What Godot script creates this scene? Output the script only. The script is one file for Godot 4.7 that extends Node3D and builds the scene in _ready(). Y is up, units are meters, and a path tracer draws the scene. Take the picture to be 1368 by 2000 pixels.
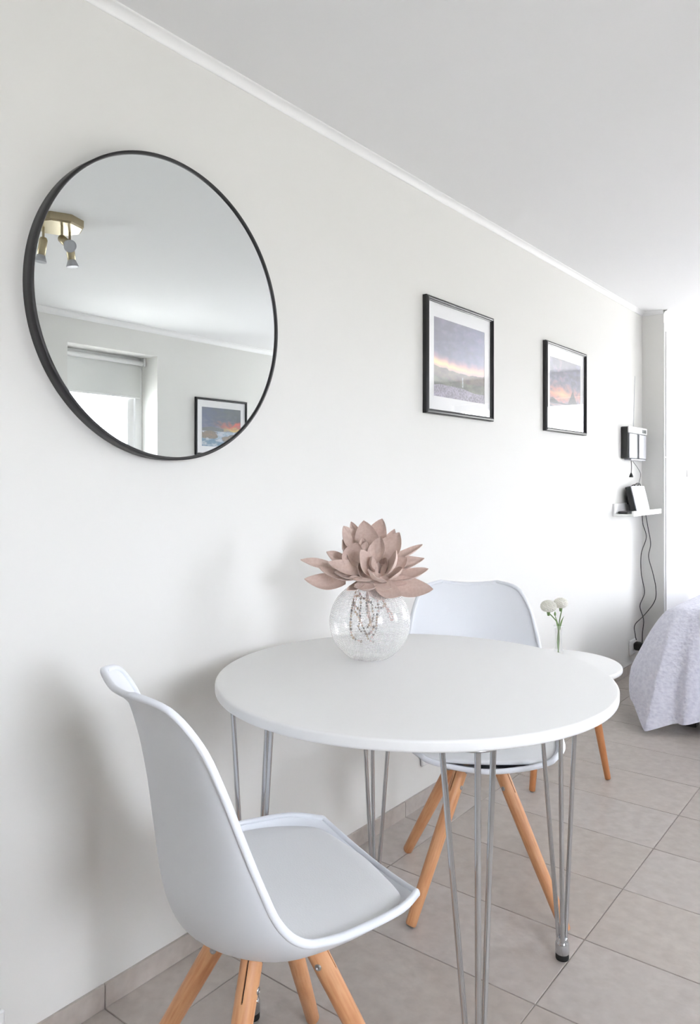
extends Node3D

# ---------------------------------------------------------------- helpers
var taken := {}
var M := {}

func lin(r: float, g: float, b: float) -> Color:
	return Color(r / 255.0, g / 255.0, b / 255.0)

func mat(called: String, c: Color, rough := 0.6, metal := 0.0) -> StandardMaterial3D:
	var m := StandardMaterial3D.new()
	m.resource_name = called
	m.albedo_color = c
	m.roughness = rough
	m.metallic = metal
	M[called] = m
	return m

func noise_tex(sd: int, freq: float, cols: Array, kind := FastNoiseLite.TYPE_SIMPLEX_SMOOTH, size := 512, oct := 4) -> NoiseTexture2D:
	var n := FastNoiseLite.new()
	n.seed = sd
	n.frequency = freq
	n.noise_type = kind
	n.fractal_octaves = oct
	var t := NoiseTexture2D.new()
	t.width = size
	t.height = size
	t.seamless = true
	t.noise = n
	if cols.size() > 0:
		var g := Gradient.new()
		var offs := PackedFloat32Array()
		var cc := PackedColorArray()
		for i in cols.size():
			offs.append(float(i) / (cols.size() - 1))
			cc.append(cols[i])
		g.offsets = offs
		g.colors = cc
		t.color_ramp = g
	return t

func new_st() -> SurfaceTool:
	var st := SurfaceTool.new()
	st.begin(Mesh.PRIMITIVE_TRIANGLES)
	return st

func tri(st: SurfaceTool, a: Vector3, b: Vector3, c: Vector3) -> void:
	st.add_vertex(a)
	st.add_vertex(b)
	st.add_vertex(c)

func quad(st: SurfaceTool, a: Vector3, b: Vector3, c: Vector3, d: Vector3) -> void:
	tri(st, a, b, c)
	tri(st, a, c, d)

# rows of points; normal is (row direction) x (column direction)
func grid(st: SurfaceTool, P: Array, flip := false, group := 0) -> void:
	st.set_smooth_group(group)
	for i in P.size() - 1:
		var A: PackedVector3Array = P[i]
		var B: PackedVector3Array = P[i + 1]
		for j in A.size() - 1:
			if flip:
				quad(st, A[j], B[j], B[j + 1], A[j + 1])
			else:
				quad(st, A[j], A[j + 1], B[j + 1], B[j])

func finish(st: SurfaceTool) -> ArrayMesh:
	st.generate_normals()
	return st.commit()

# box with chamfered edges; t is its own transform
func box(st: SurfaceTool, c: Vector3, s: Vector3, bev := 0.002, t := Transform3D.IDENTITY) -> void:
	st.set_smooth_group(-1)
	var h := s * 0.5
	bev = min(bev, min(h.x, min(h.y, h.z)) * 0.9)
	var axes := [Vector3.RIGHT, Vector3.UP, Vector3.BACK]
	if bev <= 0.0:
		for a in 3:
			for sg in [-1.0, 1.0]:
				var n: Vector3 = axes[a] * sg
				var u: Vector3 = axes[(a + 1) % 3]
				var v: Vector3 = n.cross(u)
				out_quad(st, t, c + (n + u + v) * h, c + (n - u + v) * h, c + (n - u - v) * h, c + (n + u - v) * h, t.basis * n)
		return
	var hb := h - Vector3.ONE * bev
	for a in 3:
		for sg in [-1.0, 1.0]:
			var n: Vector3 = axes[a] * sg
			var u: Vector3 = axes[(a + 1) % 3]
			var v: Vector3 = axes[(a + 2) % 3]
			out_quad(st, t, c + n * h + (u + v) * hb, c + n * h + (v - u) * hb, c + n * h - (u + v) * hb, c + n * h + (u - v) * hb, t.basis * n)
	for a in 3:
		var w: Vector3 = axes[a]
		var u: Vector3 = axes[(a + 1) % 3]
		var v: Vector3 = axes[(a + 2) % 3]
		for su in [-1.0, 1.0]:
			for sv in [-1.0, 1.0]:
				var p1: Vector3 = c + u * su * h + v * sv * hb
				var p2: Vector3 = c + u * su * hb + v * sv * h
				out_quad(st, t, p1 + w * hb, p2 + w * hb, p2 - w * hb, p1 - w * hb, t.basis * (u * su + v * sv))
	for sx in [-1.0, 1.0]:
		for sy in [-1.0, 1.0]:
			for sz in [-1.0, 1.0]:
				var sgn := Vector3(sx, sy, sz)
				var a1 := t * (c + sgn * Vector3(h.x, hb.y, hb.z))
				var a2 := t * (c + sgn * Vector3(hb.x, h.y, hb.z))
				var a3 := t * (c + sgn * Vector3(hb.x, hb.y, h.z))
				if (a1 - a3).cross(a1 - a2).dot(t.basis * sgn) > 0:
					tri(st, a1, a2, a3)
				else:
					tri(st, a1, a3, a2)

func out_quad(st: SurfaceTool, t: Transform3D, a: Vector3, b: Vector3, c: Vector3, d: Vector3, n: Vector3) -> void:
	a = t * a
	b = t * b
	c = t * c
	d = t * d
	if (a - c).cross(a - b).dot(n) > 0:
		quad(st, a, b, c, d)
	else:
		quad(st, a, d, c, b)

func bx(x0: float, x1: float, y0: float, y1: float, z0: float, z1: float, st: SurfaceTool, bev := 0.0) -> void:
	box(st, Vector3((x0 + x1) / 2, (y0 + y1) / 2, (z0 + z1) / 2), Vector3(absf(x1 - x0), absf(y1 - y0), absf(z1 - z0)), bev)

# prof: Vector2(radius, y), going up on the outside
func lathe(st: SurfaceTool, prof: Array, segs := 32, t := Transform3D.IDENTITY, group := 0) -> void:
	var P := []
	for p in prof:
		var row := PackedVector3Array()
		for j in segs:
			var a := TAU * j / segs
			row.append(t * Vector3(p.x * cos(a), p.y, p.x * sin(a)))
		row.append(row[0])
		P.append(row)
	grid(st, P, false, group)

# round the corners of a lathe profile a little by splitting it
func disc_profile(r: float, y0: float, y1: float, bev: float, n := 4) -> Array:
	var o := [Vector2(0.0, y0), Vector2(r - bev, y0)]
	for k in range(1, n + 1):
		var a := PI / 2 * k / n
		o.append(Vector2(r - bev + bev * sin(a), y0 + bev - bev * cos(a)))
	for k in range(0, n + 1):
		var a := PI / 2 * k / n
		o.append(Vector2(r - bev + bev * cos(a), y1 - bev + bev * sin(a)))
	o.append(Vector2(0.0, y1))
	return o

func tube(st: SurfaceTool, pts: Array, r0: float, r1: float, segs := 10, caps := true, group := 0) -> void:
	var n := pts.size()
	var rows := []
	var N := Vector3.ZERO
	for i in n:
		var T: Vector3 = (pts[min(i + 1, n - 1)] - pts[max(i - 1, 0)]).normalized()
		if i == 0:
			N = T.cross(Vector3.RIGHT if absf(T.x) < 0.7 else Vector3.UP).normalized()
		N = (N - T * N.dot(T)).normalized()
		var B := N.cross(T)
		var r: float = lerpf(r0, r1, float(i) / (n - 1))
		var row := PackedVector3Array()
		for j in segs:
			var a := TAU * j / segs
			row.append(pts[i] + (N * cos(a) + B * sin(a)) * r)
		row.append(row[0])
		rows.append(row)
	grid(st, rows, false, group)
	if caps:
		st.set_smooth_group(group + 1)
		for j in segs:
			tri(st, pts[0], rows[0][j + 1], rows[0][j])
			tri(st, pts[n - 1], rows[n - 1][j], rows[n - 1][j + 1])

func spline(ctrl: Array, per := 8) -> Array:
	var o := []
	var n := ctrl.size()
	for i in n - 1:
		var a = ctrl[max(i - 1, 0)]
		var b = ctrl[i]
		var c = ctrl[i + 1]
		var d = ctrl[min(i + 2, n - 1)]
		for k in per:
			o.append(b.cubic_interpolate(c, a, d, float(k) / per))
	o.append(ctrl[n - 1])
	return o

func sample(ctrl: Array, v: float):
	var n := ctrl.size()
	var i: int = clampi(int(floor(v)), 0, n - 2)
	return ctrl[i].cubic_interpolate(ctrl[i + 1], ctrl[max(i - 1, 0)], ctrl[min(i + 2, n - 1)], v - i)

func numbered(called: String) -> String:
	if not taken.has(called):
		taken[called] = 0
		return called
	taken[called] += 1
	return "%s_%03d" % [called, taken[called]]

func tag(o: Node, label: String, category: String, group := "") -> void:
	o.set_meta("label", label)
	o.set_meta("category", category)
	if group != "":
		o.set_meta("group", group)

func thing(called: String, label: String, category: String, at := Vector3.ZERO, turn := 0.0, group := "") -> Node3D:
	var o := Node3D.new()
	o.name = numbered(called)
	add_child(o)
	o.position = at
	o.rotation.y = turn
	tag(o, label, category, group)
	return o

func mesh_node(called: String, m: Mesh, material: Material, parent: Node, xf := Transform3D.IDENTITY) -> MeshInstance3D:
	var o := MeshInstance3D.new()
	o.name = numbered(called) if parent == self else called
	o.mesh = m
	o.material_override = material
	o.transform = xf
	o.cast_shadow = GeometryInstance3D.SHADOW_CASTING_SETTING_ON
	parent.add_child(o, true)
	return o

func obj(called: String, st: SurfaceTool, material: Material, parent: Node = self) -> MeshInstance3D:
	return mesh_node(called, finish(st), material, parent)

func struct(called: String, st: SurfaceTool, material: Material, parent: Node = self) -> MeshInstance3D:
	var o := obj(called, st, material, parent)
	if parent == self:
		o.set_meta("kind", "structure")
	return o

# ---------------------------------------------------------------- sizes of the room
const W := 2.89          # width of the room
const HC := 2.2305       # ceiling
const ZB := 2.0          # wall behind the camera
const ZJ := -4.87        # the left wall steps forward here
const XJ := 0.13
const ZF := -7.0         # far wall
const TT := 0.73         # top of the dining table
const TC := Vector3(0.52, 0, -1.425)

func _ready() -> void:
	set_camera_and_light()
	materials()
	room()
	floor_tiles()
	windows()
	dining_table()
	chairs()
	mirror()
	pictures()
	side_table()
	bed()
	vase_and_flower()
	carnations()
	corner_things()
	ceiling_lamp()

func set_camera_and_light() -> void:
	var cam := Camera3D.new()
	cam.name = "camera"
	add_child(cam)
	cam.position = Vector3(1.45, 1.1651, 0.0)
	cam.rotation.y = deg_to_rad(37.9347)
	var near := 0.05
	var f := 1460.0
	cam.set_frustum(2000.0 / f * near, Vector2(0, -60.0 / f * near), near, 100.0)
	cam.keep_aspect = Camera3D.KEEP_HEIGHT
	cam.current = true
	var we := WorldEnvironment.new()
	we.name = "world"
	add_child(we)
	var e := Environment.new()
	e.background_mode = Environment.BG_SKY
	var sky := Sky.new()
	var sm := ProceduralSkyMaterial.new()
	sm.sky_top_color = lin(238, 243, 254)
	sm.sky_horizon_color = lin(223, 227, 237)
	sm.ground_horizon_color = lin(197, 199, 200)
	sm.ground_bottom_color = lin(175, 176, 175)
	sm.sky_energy_multiplier = 1.0
	sky.sky_material = sm
	e.sky = sky
	e.background_energy_multiplier = 27.0
	e.tonemap_mode = Environment.TONE_MAPPER_LINEAR
	e.tonemap_exposure = 1.2
	e.sdfgi_enabled = true
	e.ssao_enabled = true
	e.ssil_enabled = true
	we.environment = e

func materials() -> void:
	var wm := mat("wall_paint", lin(228, 227, 223), 0.75)
	wm.heightmap_enabled = true
	wm.heightmap_texture = noise_tex(3, 0.03, [], FastNoiseLite.TYPE_SIMPLEX, 512, 4)
	wm.heightmap_scale = 0.012
	wm.uv1_triplanar = true
	wm.uv1_world_triplanar = true
	wm.uv1_scale = Vector3.ONE * 1.3
	mat("ceiling_paint", lin(240, 240, 240), 0.8)
	mat("trim_paint", lin(244, 244, 243), 0.55)
	mat("white_lacquer", lin(244, 244, 243), 0.35)
	var t0 := noise_tex(11, 0.02, [lin(188, 179, 172), lin(194, 186, 180), lin(199, 192, 186)], FastNoiseLite.TYPE_SIMPLEX_SMOOTH, 1024, 6)
	var t1 := noise_tex(12, 0.11, [lin(236, 236, 236), lin(255, 255, 255)], FastNoiseLite.TYPE_VALUE, 512, 3)
	var tb := noise_tex(13, 0.09, [], FastNoiseLite.TYPE_SIMPLEX, 512, 4)
	for k in 4:
		var tint: float = [1.0, 0.975, 1.02, 0.99][k]
		var m := mat("floor_tile_%d" % k, Color(1.0 * tint, 0.995 * tint, 0.99 * tint), 0.36)
		m.albedo_color = Color(minf(1.0, tint), minf(1.0, tint * 0.995), minf(1.0, tint * 0.985))
		m.albedo_texture = t0
		m.detail_enabled = true
		m.detail_albedo = t1
		m.detail_blend_mode = BaseMaterial3D.BLEND_MODE_MUL
		m.uv1_triplanar = true
		m.uv1_world_triplanar = true
		m.uv1_scale = Vector3.ONE * 0.9
		m.uv1_offset = Vector3(0.37, 0.11, 0.53) * k
		m.heightmap_enabled = true
		m.heightmap_texture = tb
		m.heightmap_scale = 0.03
	mat("grout", lin(160, 152, 145), 0.85)
	mat("table_laminate", lin(245, 245, 244), 0.38)
	mat("shell_plastic", lin(236, 239, 244), 0.42)
	var cu := mat("cushion_leatherette", lin(234, 235, 236), 0.5)
	cu.heightmap_enabled = true
	cu.heightmap_texture = noise_tex(21, 0.14, [], FastNoiseLite.TYPE_CELLULAR, 512, 2)
	cu.heightmap_scale = 0.02
	cu.uv1_triplanar = true
	cu.uv1_scale = Vector3.ONE * 4
	mat("chrome", lin(200, 202, 205), 0.12, 1.0)
	mat("steel", lin(176, 176, 176), 0.28, 1.0)
	mat("black_steel", lin(30, 30, 32), 0.45, 0.2)
	mat("black_rubber", lin(20, 20, 21), 0.7)
	mat("black_lacquer", lin(20, 20, 22), 0.3)
	mat("mirror_frame", lin(30, 29, 30), 0.4)
	mat("mirror_glass", lin(236, 240, 240), 0.005, 1.0)
	var wood := noise_tex(31, 0.016, [lin(194, 130, 84), lin(212, 152, 106), lin(222, 168, 122), lin(204, 142, 96)], FastNoiseLite.TYPE_SIMPLEX_SMOOTH, 512, 5)
	var wd := mat("beech", Color.WHITE, 0.42)
	wd.albedo_texture = wood
	wd.uv1_triplanar = true
	wd.uv1_scale = Vector3(9, 0.8, 9)
	var wd2 := mat("beech_dark", lin(240, 222, 205), 0.42)
	wd2.albedo_texture = wood
	wd2.uv1_triplanar = true
	wd2.uv1_scale = Vector3(11, 0.9, 11)
	var gl := mat("pane_glass", Color(1, 1, 1, 0.03), 0.01)
	gl.transparency = BaseMaterial3D.TRANSPARENCY_ALPHA
	var vg := mat("vase_glass", Color(1, 1, 1, 0.07), 0.03)
	vg.transparency = BaseMaterial3D.TRANSPARENCY_ALPHA
	var dg := mat("dot_glass", Color(1, 1, 1, 0.27), 0.12)
	dg.transparency = BaseMaterial3D.TRANSPARENCY_ALPHA
	mat("mat_board", lin(245, 245, 246), 0.8)
	mat("white_plastic", lin(240, 240, 240), 0.35)
	mat("grey_plastic", lin(188, 189, 194), 0.4)
	mat("dark_plastic", lin(34, 36, 36), 0.45)
	mat("display_grey", lin(118, 122, 122), 0.2)
	mat("cable_black", lin(52, 50, 50), 0.55)
	mat("brass", lin(176, 164, 136), 0.3, 1.0)
	var pt := mat("petal_fabric", Color.WHITE, 0.75)
	pt.albedo_texture = noise_tex(41, 0.05, [lin(208, 182, 170), lin(217, 194, 182), lin(224, 204, 193)], FastNoiseLite.TYPE_SIMPLEX_SMOOTH, 256, 4)
	pt.uv1_triplanar = true
	pt.uv1_scale = Vector3.ONE * 9
	pt.rim_enabled = true
	pt.rim = 0.25
	var bd := mat("beads", Color.WHITE, 0.3)
	bd.vertex_color_use_as_albedo = true
	bd.metallic = 0.1
	mat("carnation_white", lin(253, 251, 243), 0.7)
	M.carnation_white.backlight_enabled = true
	M.carnation_white.backlight = Color(0.8, 0.8, 0.76)
	mat("stem_green", lin(120, 148, 92), 0.55)
	var q := mat("quilt", Color.WHITE, 0.85)
	q.albedo_texture = noise_tex(51, 0.03, [lin(202, 202, 218), lin(222, 222, 234), lin(236, 236, 246)], FastNoiseLite.TYPE_CELLULAR, 512, 2)
	q.uv1_triplanar = true
	q.uv1_scale = Vector3.ONE * 3.2
	q.heightmap_enabled = true
	q.heightmap_texture = noise_tex(52, 0.03, [], FastNoiseLite.TYPE_CELLULAR, 512, 2)
	q.heightmap_scale = 0.5
	mat("bed_dark", lin(38, 32, 30), 0.6)
	mat("mattress", lin(232, 232, 232), 0.8)
	var bl := mat("blind_fabric", lin(232, 233, 230), 0.85)
	bl.backlight_enabled = true
	bl.backlight = Color(0.12, 0.12, 0.115)

# ---------------------------------------------------------------- the room
func cove(st: SurfaceTool, a: Vector3, b: Vector3, inward: Vector3, s := 0.0235) -> void:
	# a small coved moulding from a to b, along the top of a wall
	var prof := [Vector2(0.0, -s), Vector2(0.003, -s)]
	for k in 7:
		var t := PI / 2 * k / 6.0
		prof.append(Vector2(s - (s - 0.003) * cos(t) , -s + 0.0 + (s - 0.003) * sin(t)))
	prof.append(Vector2(s, 0.0))
	var P := []
	for p in prof:
		P.append(PackedVector3Array([a + inward * p.x + Vector3.UP * p.y, b + inward * p.x + Vector3.UP * p.y]))
	var along := (b - a).normalized()
	grid(st, P, Vector3.UP.cross(along).dot(inward) < 0, 0)

func room() -> void:
	var st := new_st()
	bx(-0.25, 0.0, -0.05, HC + 0.1, ZJ, ZB + 0.25, st)
	struct("wall_left", st, M.wall_paint)
	st = new_st()
	bx(-0.25, XJ, -0.05, HC + 0.1, ZF - 0.25, ZJ, st)
	struct("wall_far_left", st, M.wall_paint)
	st = new_st()
	bx(-0.25, W + 0.3, -0.05, HC + 0.1, ZB, ZB + 0.25, st)
	struct("wall_back", st, M.wall_paint)
	# right wall with the window opening, plus one added to brighten the near wall
	var T := 0.3
	var z0 := -3.30
	var z1 := -2.61
	st = new_st()
	bx(W, W + T, -0.05, HC + 0.1, z1, -0.75, st)
	bx(W, W + T, -0.05, 0.85, -0.75, 0.2, st)
	bx(W, W + T, 2.04, HC + 0.1, -0.75, 0.2, st)
	bx(W, W + T, -0.05, HC + 0.1, 0.2, ZB + 0.25, st)
	bx(W, W + T, -0.05, HC + 0.1, ZF - 0.25, z0, st)
	bx(W, W + T, -0.05, 0.85, z0, z1, st)
	bx(W, W + T, 2.04, HC + 0.1, z0, z1, st)
	struct("wall_right", st, M.wall_paint)
	# far wall with the glazed door
	st = new_st()
	bx(XJ, 1.15, -0.05, HC + 0.1, ZF - 0.25, ZF, st)
	bx(2.65, W, -0.05, HC + 0.1, ZF - 0.25, ZF, st)
	bx(1.15, 2.65, 1.98, HC + 0.1, ZF - 0.25, ZF, st)
	struct("wall_far", st, M.wall_paint)
	st = new_st()
	bx(-0.25, W + T, HC, HC + 0.15, ZF - 0.25, ZB + 0.25, st)
	struct("ceiling", st, M.ceiling_paint)
	# coved mouldings
	var y := HC
	st = new_st()
	cove(st, Vector3(0, y, ZB), Vector3(0, y, ZJ), Vector3.RIGHT)
	struct("trim_1", st, M.trim_paint)
	st = new_st()
	cove(st, Vector3(0, y, ZJ), Vector3(XJ, y, ZJ), Vector3.BACK)
	struct("trim_2", st, M.trim_paint)
	st = new_st()
	cove(st, Vector3(XJ, y, ZJ), Vector3(XJ, y, ZF), Vector3.RIGHT)
	struct("trim_3", st, M.trim_paint)
	st = new_st()
	cove(st, Vector3(W, y, ZF), Vector3(W, y, ZB), Vector3.LEFT, 0.035)
	struct("trim_4", st, M.trim_paint)

func floor_tiles() -> void:
	var st := new_st()
	bx(-0.25, W + 0.3, -0.2, -0.0025, ZF - 0.25, ZB + 0.25, st)
	var fl := struct("floor", st, M.grout)
	var px := 0.6
	var pz := 0.2985
	var gap := 0.003
	var xs := [0.0]
	var x := 0.152
	while x < W:
		xs.append(x)
		x += px
	xs.append(W)
	var zs := [ZB]
	var z := -0.97 + pz * 9
	while z > ZF:
		if z < ZB:
			zs.append(z)
		z -= pz
	zs.append(ZF)
	var cache := {}
	var rng := RandomNumberGenerator.new()
	rng.seed = 5
	for i in xs.size() - 1:
		for j in zs.size() - 1:
			var sx: float = xs[i + 1] - xs[i] - gap
			var sz: float = zs[j] - zs[j + 1] - gap
			if sx < 0.01 or sz < 0.01:
				continue
			var key := "%.4f %.4f" % [sx, sz]
			if not cache.has(key):
				var s2 := new_st()
				box(s2, Vector3(0, -0.005, 0), Vector3(sx, 0.01, sz), 0.0008)
				cache[key] = finish(s2)
			var c := Vector3((xs[i] + xs[i + 1]) / 2, rng.randf_range(-0.0003, 0.0), (zs[j] + zs[j + 1]) / 2)
			mesh_node("tile", cache[key], M["floor_tile_%d" % rng.randi_range(0, 3)], fl, Transform3D(Basis(), c))
	# tiled skirting along the left wall
	var sk := new_st()
	bx(0.0, 0.0045, 0.0, 0.049, ZJ, ZB, sk)
	var bb := struct("baseboard_left", sk, M.grout)
	var m2 := new_st()
	box(m2, Vector3(0.004, 0.0265, 0), Vector3(0.008, 0.0525, 0.5945), 0.0008)
	var piece := finish(m2)
	var zz := -0.97 + 0.597 * 4
	var k := 0
	while zz - 0.597 > ZJ:
		mesh_node("skirting_tile", piece, M["floor_tile_%d" % (k % 4)], bb, Transform3D(Basis(), Vector3(0, 0, zz - 0.2985)))
		zz -= 0.597
		k += 1
	m2 = new_st()
	box(m2, Vector3(0.004, 0.0265, 0), Vector3(0.008, 0.0525, zz - ZJ - 0.003), 0.0008)
	mesh_node("skirting_tile", finish(m2), M.floor_tile_1, bb, Transform3D(Basis(), Vector3(0, 0, (zz + ZJ) / 2)))
	sk = new_st()
	bx(0.009, 0.121, 0.0, 0.0525, ZJ, ZJ + 0.008, sk)
	bx(XJ, XJ + 0.008, 0.0, 0.0525, ZF, ZJ + 0.008, sk)
	struct("baseboard_far", sk, M.floor_tile_2)
	sk = new_st()
	bx(W - 0.008, W, 0.0, 0.0525, ZF, ZB, sk)
	struct("baseboard_right", sk, M.floor_tile_0)

func casement(called: String, z0: float, z1: float) -> void:
	var x := 3.06
	var st := new_st()
	bx(x, x + 0.06, 0.85, 0.92, z0, z1, st, 0.003)
	bx(x, x + 0.06, 1.97, 2.04, z0, z1, st, 0.003)
	bx(x, x + 0.06, 0.92, 1.97, z0, z0 + 0.06, st, 0.003)
	bx(x, x + 0.06, 0.92, 1.97, z1 - 0.06, z1, st, 0.003)
	var w := struct(called, st, M.trim_paint)
	st = new_st()
	var a := z0 + 0.066
	var b := z1 - 0.066
	bx(x + 0.008, x + 0.055, 0.926, 0.985, a, b, st, 0.003)
	bx(x + 0.008, x + 0.055, 1.905, 1.964, a, b, st, 0.003)
	bx(x + 0.008, x + 0.055, 0.985, 1.905, a, a + 0.055, st, 0.003)
	bx(x + 0.008, x + 0.055, 0.985, 1.905, b - 0.055, b, st, 0.003)
	obj("sash", st, M.trim_paint, w)
	st = new_st()
	bx(x + 0.028, x + 0.033, 0.98, 1.91, a + 0.05, b - 0.05, st)
	obj("pane", st, M.pane_glass, w)
	st = new_st()
	bx(x - 0.16, x, 0.85, 0.865, z0, z1, st, 0.002)
	obj("window_sill", st, M.trim_paint, w)

func windows() -> void:
	# window_1: small recessed window in the right wall, seen in the mirror; the wider second one is unseen, added to light the near wall
	casement("window_1", -3.30, -2.61)
	casement("added_window_3", -0.75, 0.2)
	var z0 := -3.30
	var z1 := -2.61
	var st := new_st()
	# roller blind
	var r := thing("roller_blind", "white roller blind pulled partly down in the window recess seen in the mirror", "blind", Vector3(3.035, 2.0, (z0 + z1) / 2))
	st = new_st()
	tube(st, [Vector3(0, 0, -0.325), Vector3(0, 0, 0.325)], 0.017, 0.017, 16)
	obj("roller", st, M.trim_paint, r)
	st = new_st()
	bx(0.0155, 0.0165, -0.236, 0.0, -0.318, 0.318, st)
	obj("blind_cloth", st, M.blind_fabric, r)
	st = new_st()
	bx(0.012, 0.02, -0.25, -0.236, -0.318, 0.318, st, 0.002)
	obj("bottom_rail", st, M.trim_paint, r)
	for s in [-1.0, 1.0]:
		st = new_st()
		bx(-0.02, 0.02, -0.02, 0.04, s * 0.327, s * 0.343, st, 0.002)
		obj("bracket", st, M.trim_paint, r)
	# window_2: glazed balcony door in the far wall
	st = new_st()
	var zz := ZF - 0.13
	bx(1.15, 2.65, 0.0, 0.07, zz, zz + 0.06, st, 0.003)
	bx(1.15, 2.65, 1.91, 1.98, zz, zz + 0.06, st, 0.003)
	bx(1.15, 1.22, 0.07, 1.91, zz, zz + 0.06, st, 0.003)
	bx(2.58, 2.65, 0.07, 1.91, zz, zz + 0.06, st, 0.003)
	bx(1.91, 1.99, 0.07, 1.91, zz, zz + 0.06, st, 0.003)
	var w := struct("window_2", st, M.trim_paint)
	for p in [[1.22, 1.91], [1.99, 2.58]]:
		st = new_st()
		bx(p[0] - 0.005, p[1] + 0.005, 0.065, 1.915, zz + 0.028, zz + 0.033, st)
		obj("pane", st, M.pane_glass, w)

# ---------------------------------------------------------------- dining table
func dining_table() -> void:
	var t := thing("dining_table", "round white dining table on chrome hairpin legs", "table", TC)
	var st := new_st()
	lathe(st, disc_profile(0.442, TT - 0.022, TT, 0.005, 4), 128)
	obj("tabletop", st, M.table_laminate, t)
	var feet := [Vector3(0.737, 0, -1.758), Vector3(0.814, 0, -1.183), Vector3(0.285, 0, -1.150), Vector3(0.226, 0, -1.682)]
	for f in feet:
		var o: Vector3 = f - TC
		var out := Vector3(o.x, 0, o.z).normalized()
		var top := o - out * 0.012
		if f.z > -1.19 and f.x > 0.6:
			top = o + Vector3(-0.010, 0, 0.006)
			out = out.rotated(Vector3.UP, -0.17)
		var leg := new_st()
		for k in 3:
			var d := out.rotated(Vector3.UP, TAU * k / 3.0)
			var a := top + d * 0.056 + Vector3.UP * (TT - 0.0245)
			var b := o + d * 0.0085 + Vector3.UP * 0.038
			tube(leg, [a, a.lerp(b, 0.5), b], 0.0055, 0.0055, 12)
		var lg := obj("leg", leg, M.chrome, t)
		st = new_st()
		lathe(st, [Vector2(0, 0.014), Vector2(0.0155, 0.014), Vector2(0.0165, 0.016), Vector2(0.0165, 0.038), Vector2(0.0145, 0.043), Vector2(0.0125, 0.045), Vector2(0.0125, 0.05), Vector2(0.0105, 0.052), Vector2(0, 0.052)], 24, Transform3D(Basis(), o))
		obj("collar", st, M.chrome, lg)
		st = new_st()
		lathe(st, disc_profile(0.016, 0.0, 0.0145, 0.0025, 2), 24, Transform3D(Basis(), o))
		obj("rubber_foot", st, M.black_rubber, lg)
		st = new_st()
		lathe(st, disc_profile(0.06, TT - 0.0255, TT - 0.0215, 0.001, 1), 24, Transform3D(Basis(), top))
		obj("mounting_plate", st, M.steel, lg)

# ---------------------------------------------------------------- chairs
const SC := [Vector2(-0.226, 0.420), Vector2(-0.17, 0.3965), Vector2(-0.09, 0.3735), Vector2(0.0, 0.363), Vector2(0.075, 0.365), Vector2(0.140, 0.3975), Vector2(0.177, 0.4575), Vector2(0.188, 0.535), Vector2(0.196, 0.62), Vector2(0.211, 0.71), Vector2(0.234, 0.79), Vector2(0.272, 0.834)]
const SR := [Vector3(0.168, 0.447, -0.207), Vector3(0.204, 0.454, -0.148), Vector3(0.219, 0.455, -0.065), Vector3(0.222, 0.457, 0.0), Vector3(0.222, 0.469, 0.048), Vector3(0.219, 0.505, 0.084), Vector3(0.214, 0.562, 0.110), Vector3(0.205, 0.632, 0.136), Vector3(0.193, 0.707, 0.162), Vector3(0.177, 0.775, 0.190), Vector3(0.146, 0.827, 0.228), Vector3(0.088, 0.842, 0.266)]

func shell_point(v: float, u: float) -> Vector3:
	var c: Vector2 = sample(SC, v)
	var r: Vector3 = sample(SR, v)
	var n := 1.5
	var a: float = absf(u) * PI / 2
	var g := pow(sin(a), 2.0 / n)
	var h := 1.0 - pow(maxf(cos(a), 0.0), 2.0 / n)
	return Vector3(r.x * g * signf(u), lerpf(c.y, r.y, h), lerpf(c.x, r.z, h))

# where the seat pad meets the inside of the shell
func pad_edge(v: float) -> Vector3:
	var lo := 0.0
	var hi := 1.0
	for k in 24:
		var u := (lo + hi) / 2
		var p := shell_point(v, u)
		if p.y < 0.4385 + 0.006 * smoothstep(-0.2, -0.06, p.z) + 0.003 * smoothstep(0.0, 0.13, p.z):
			lo = u
		else:
			hi = u
	return shell_point(v, lo) if lo > 0.001 else Vector3.ZERO

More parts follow.
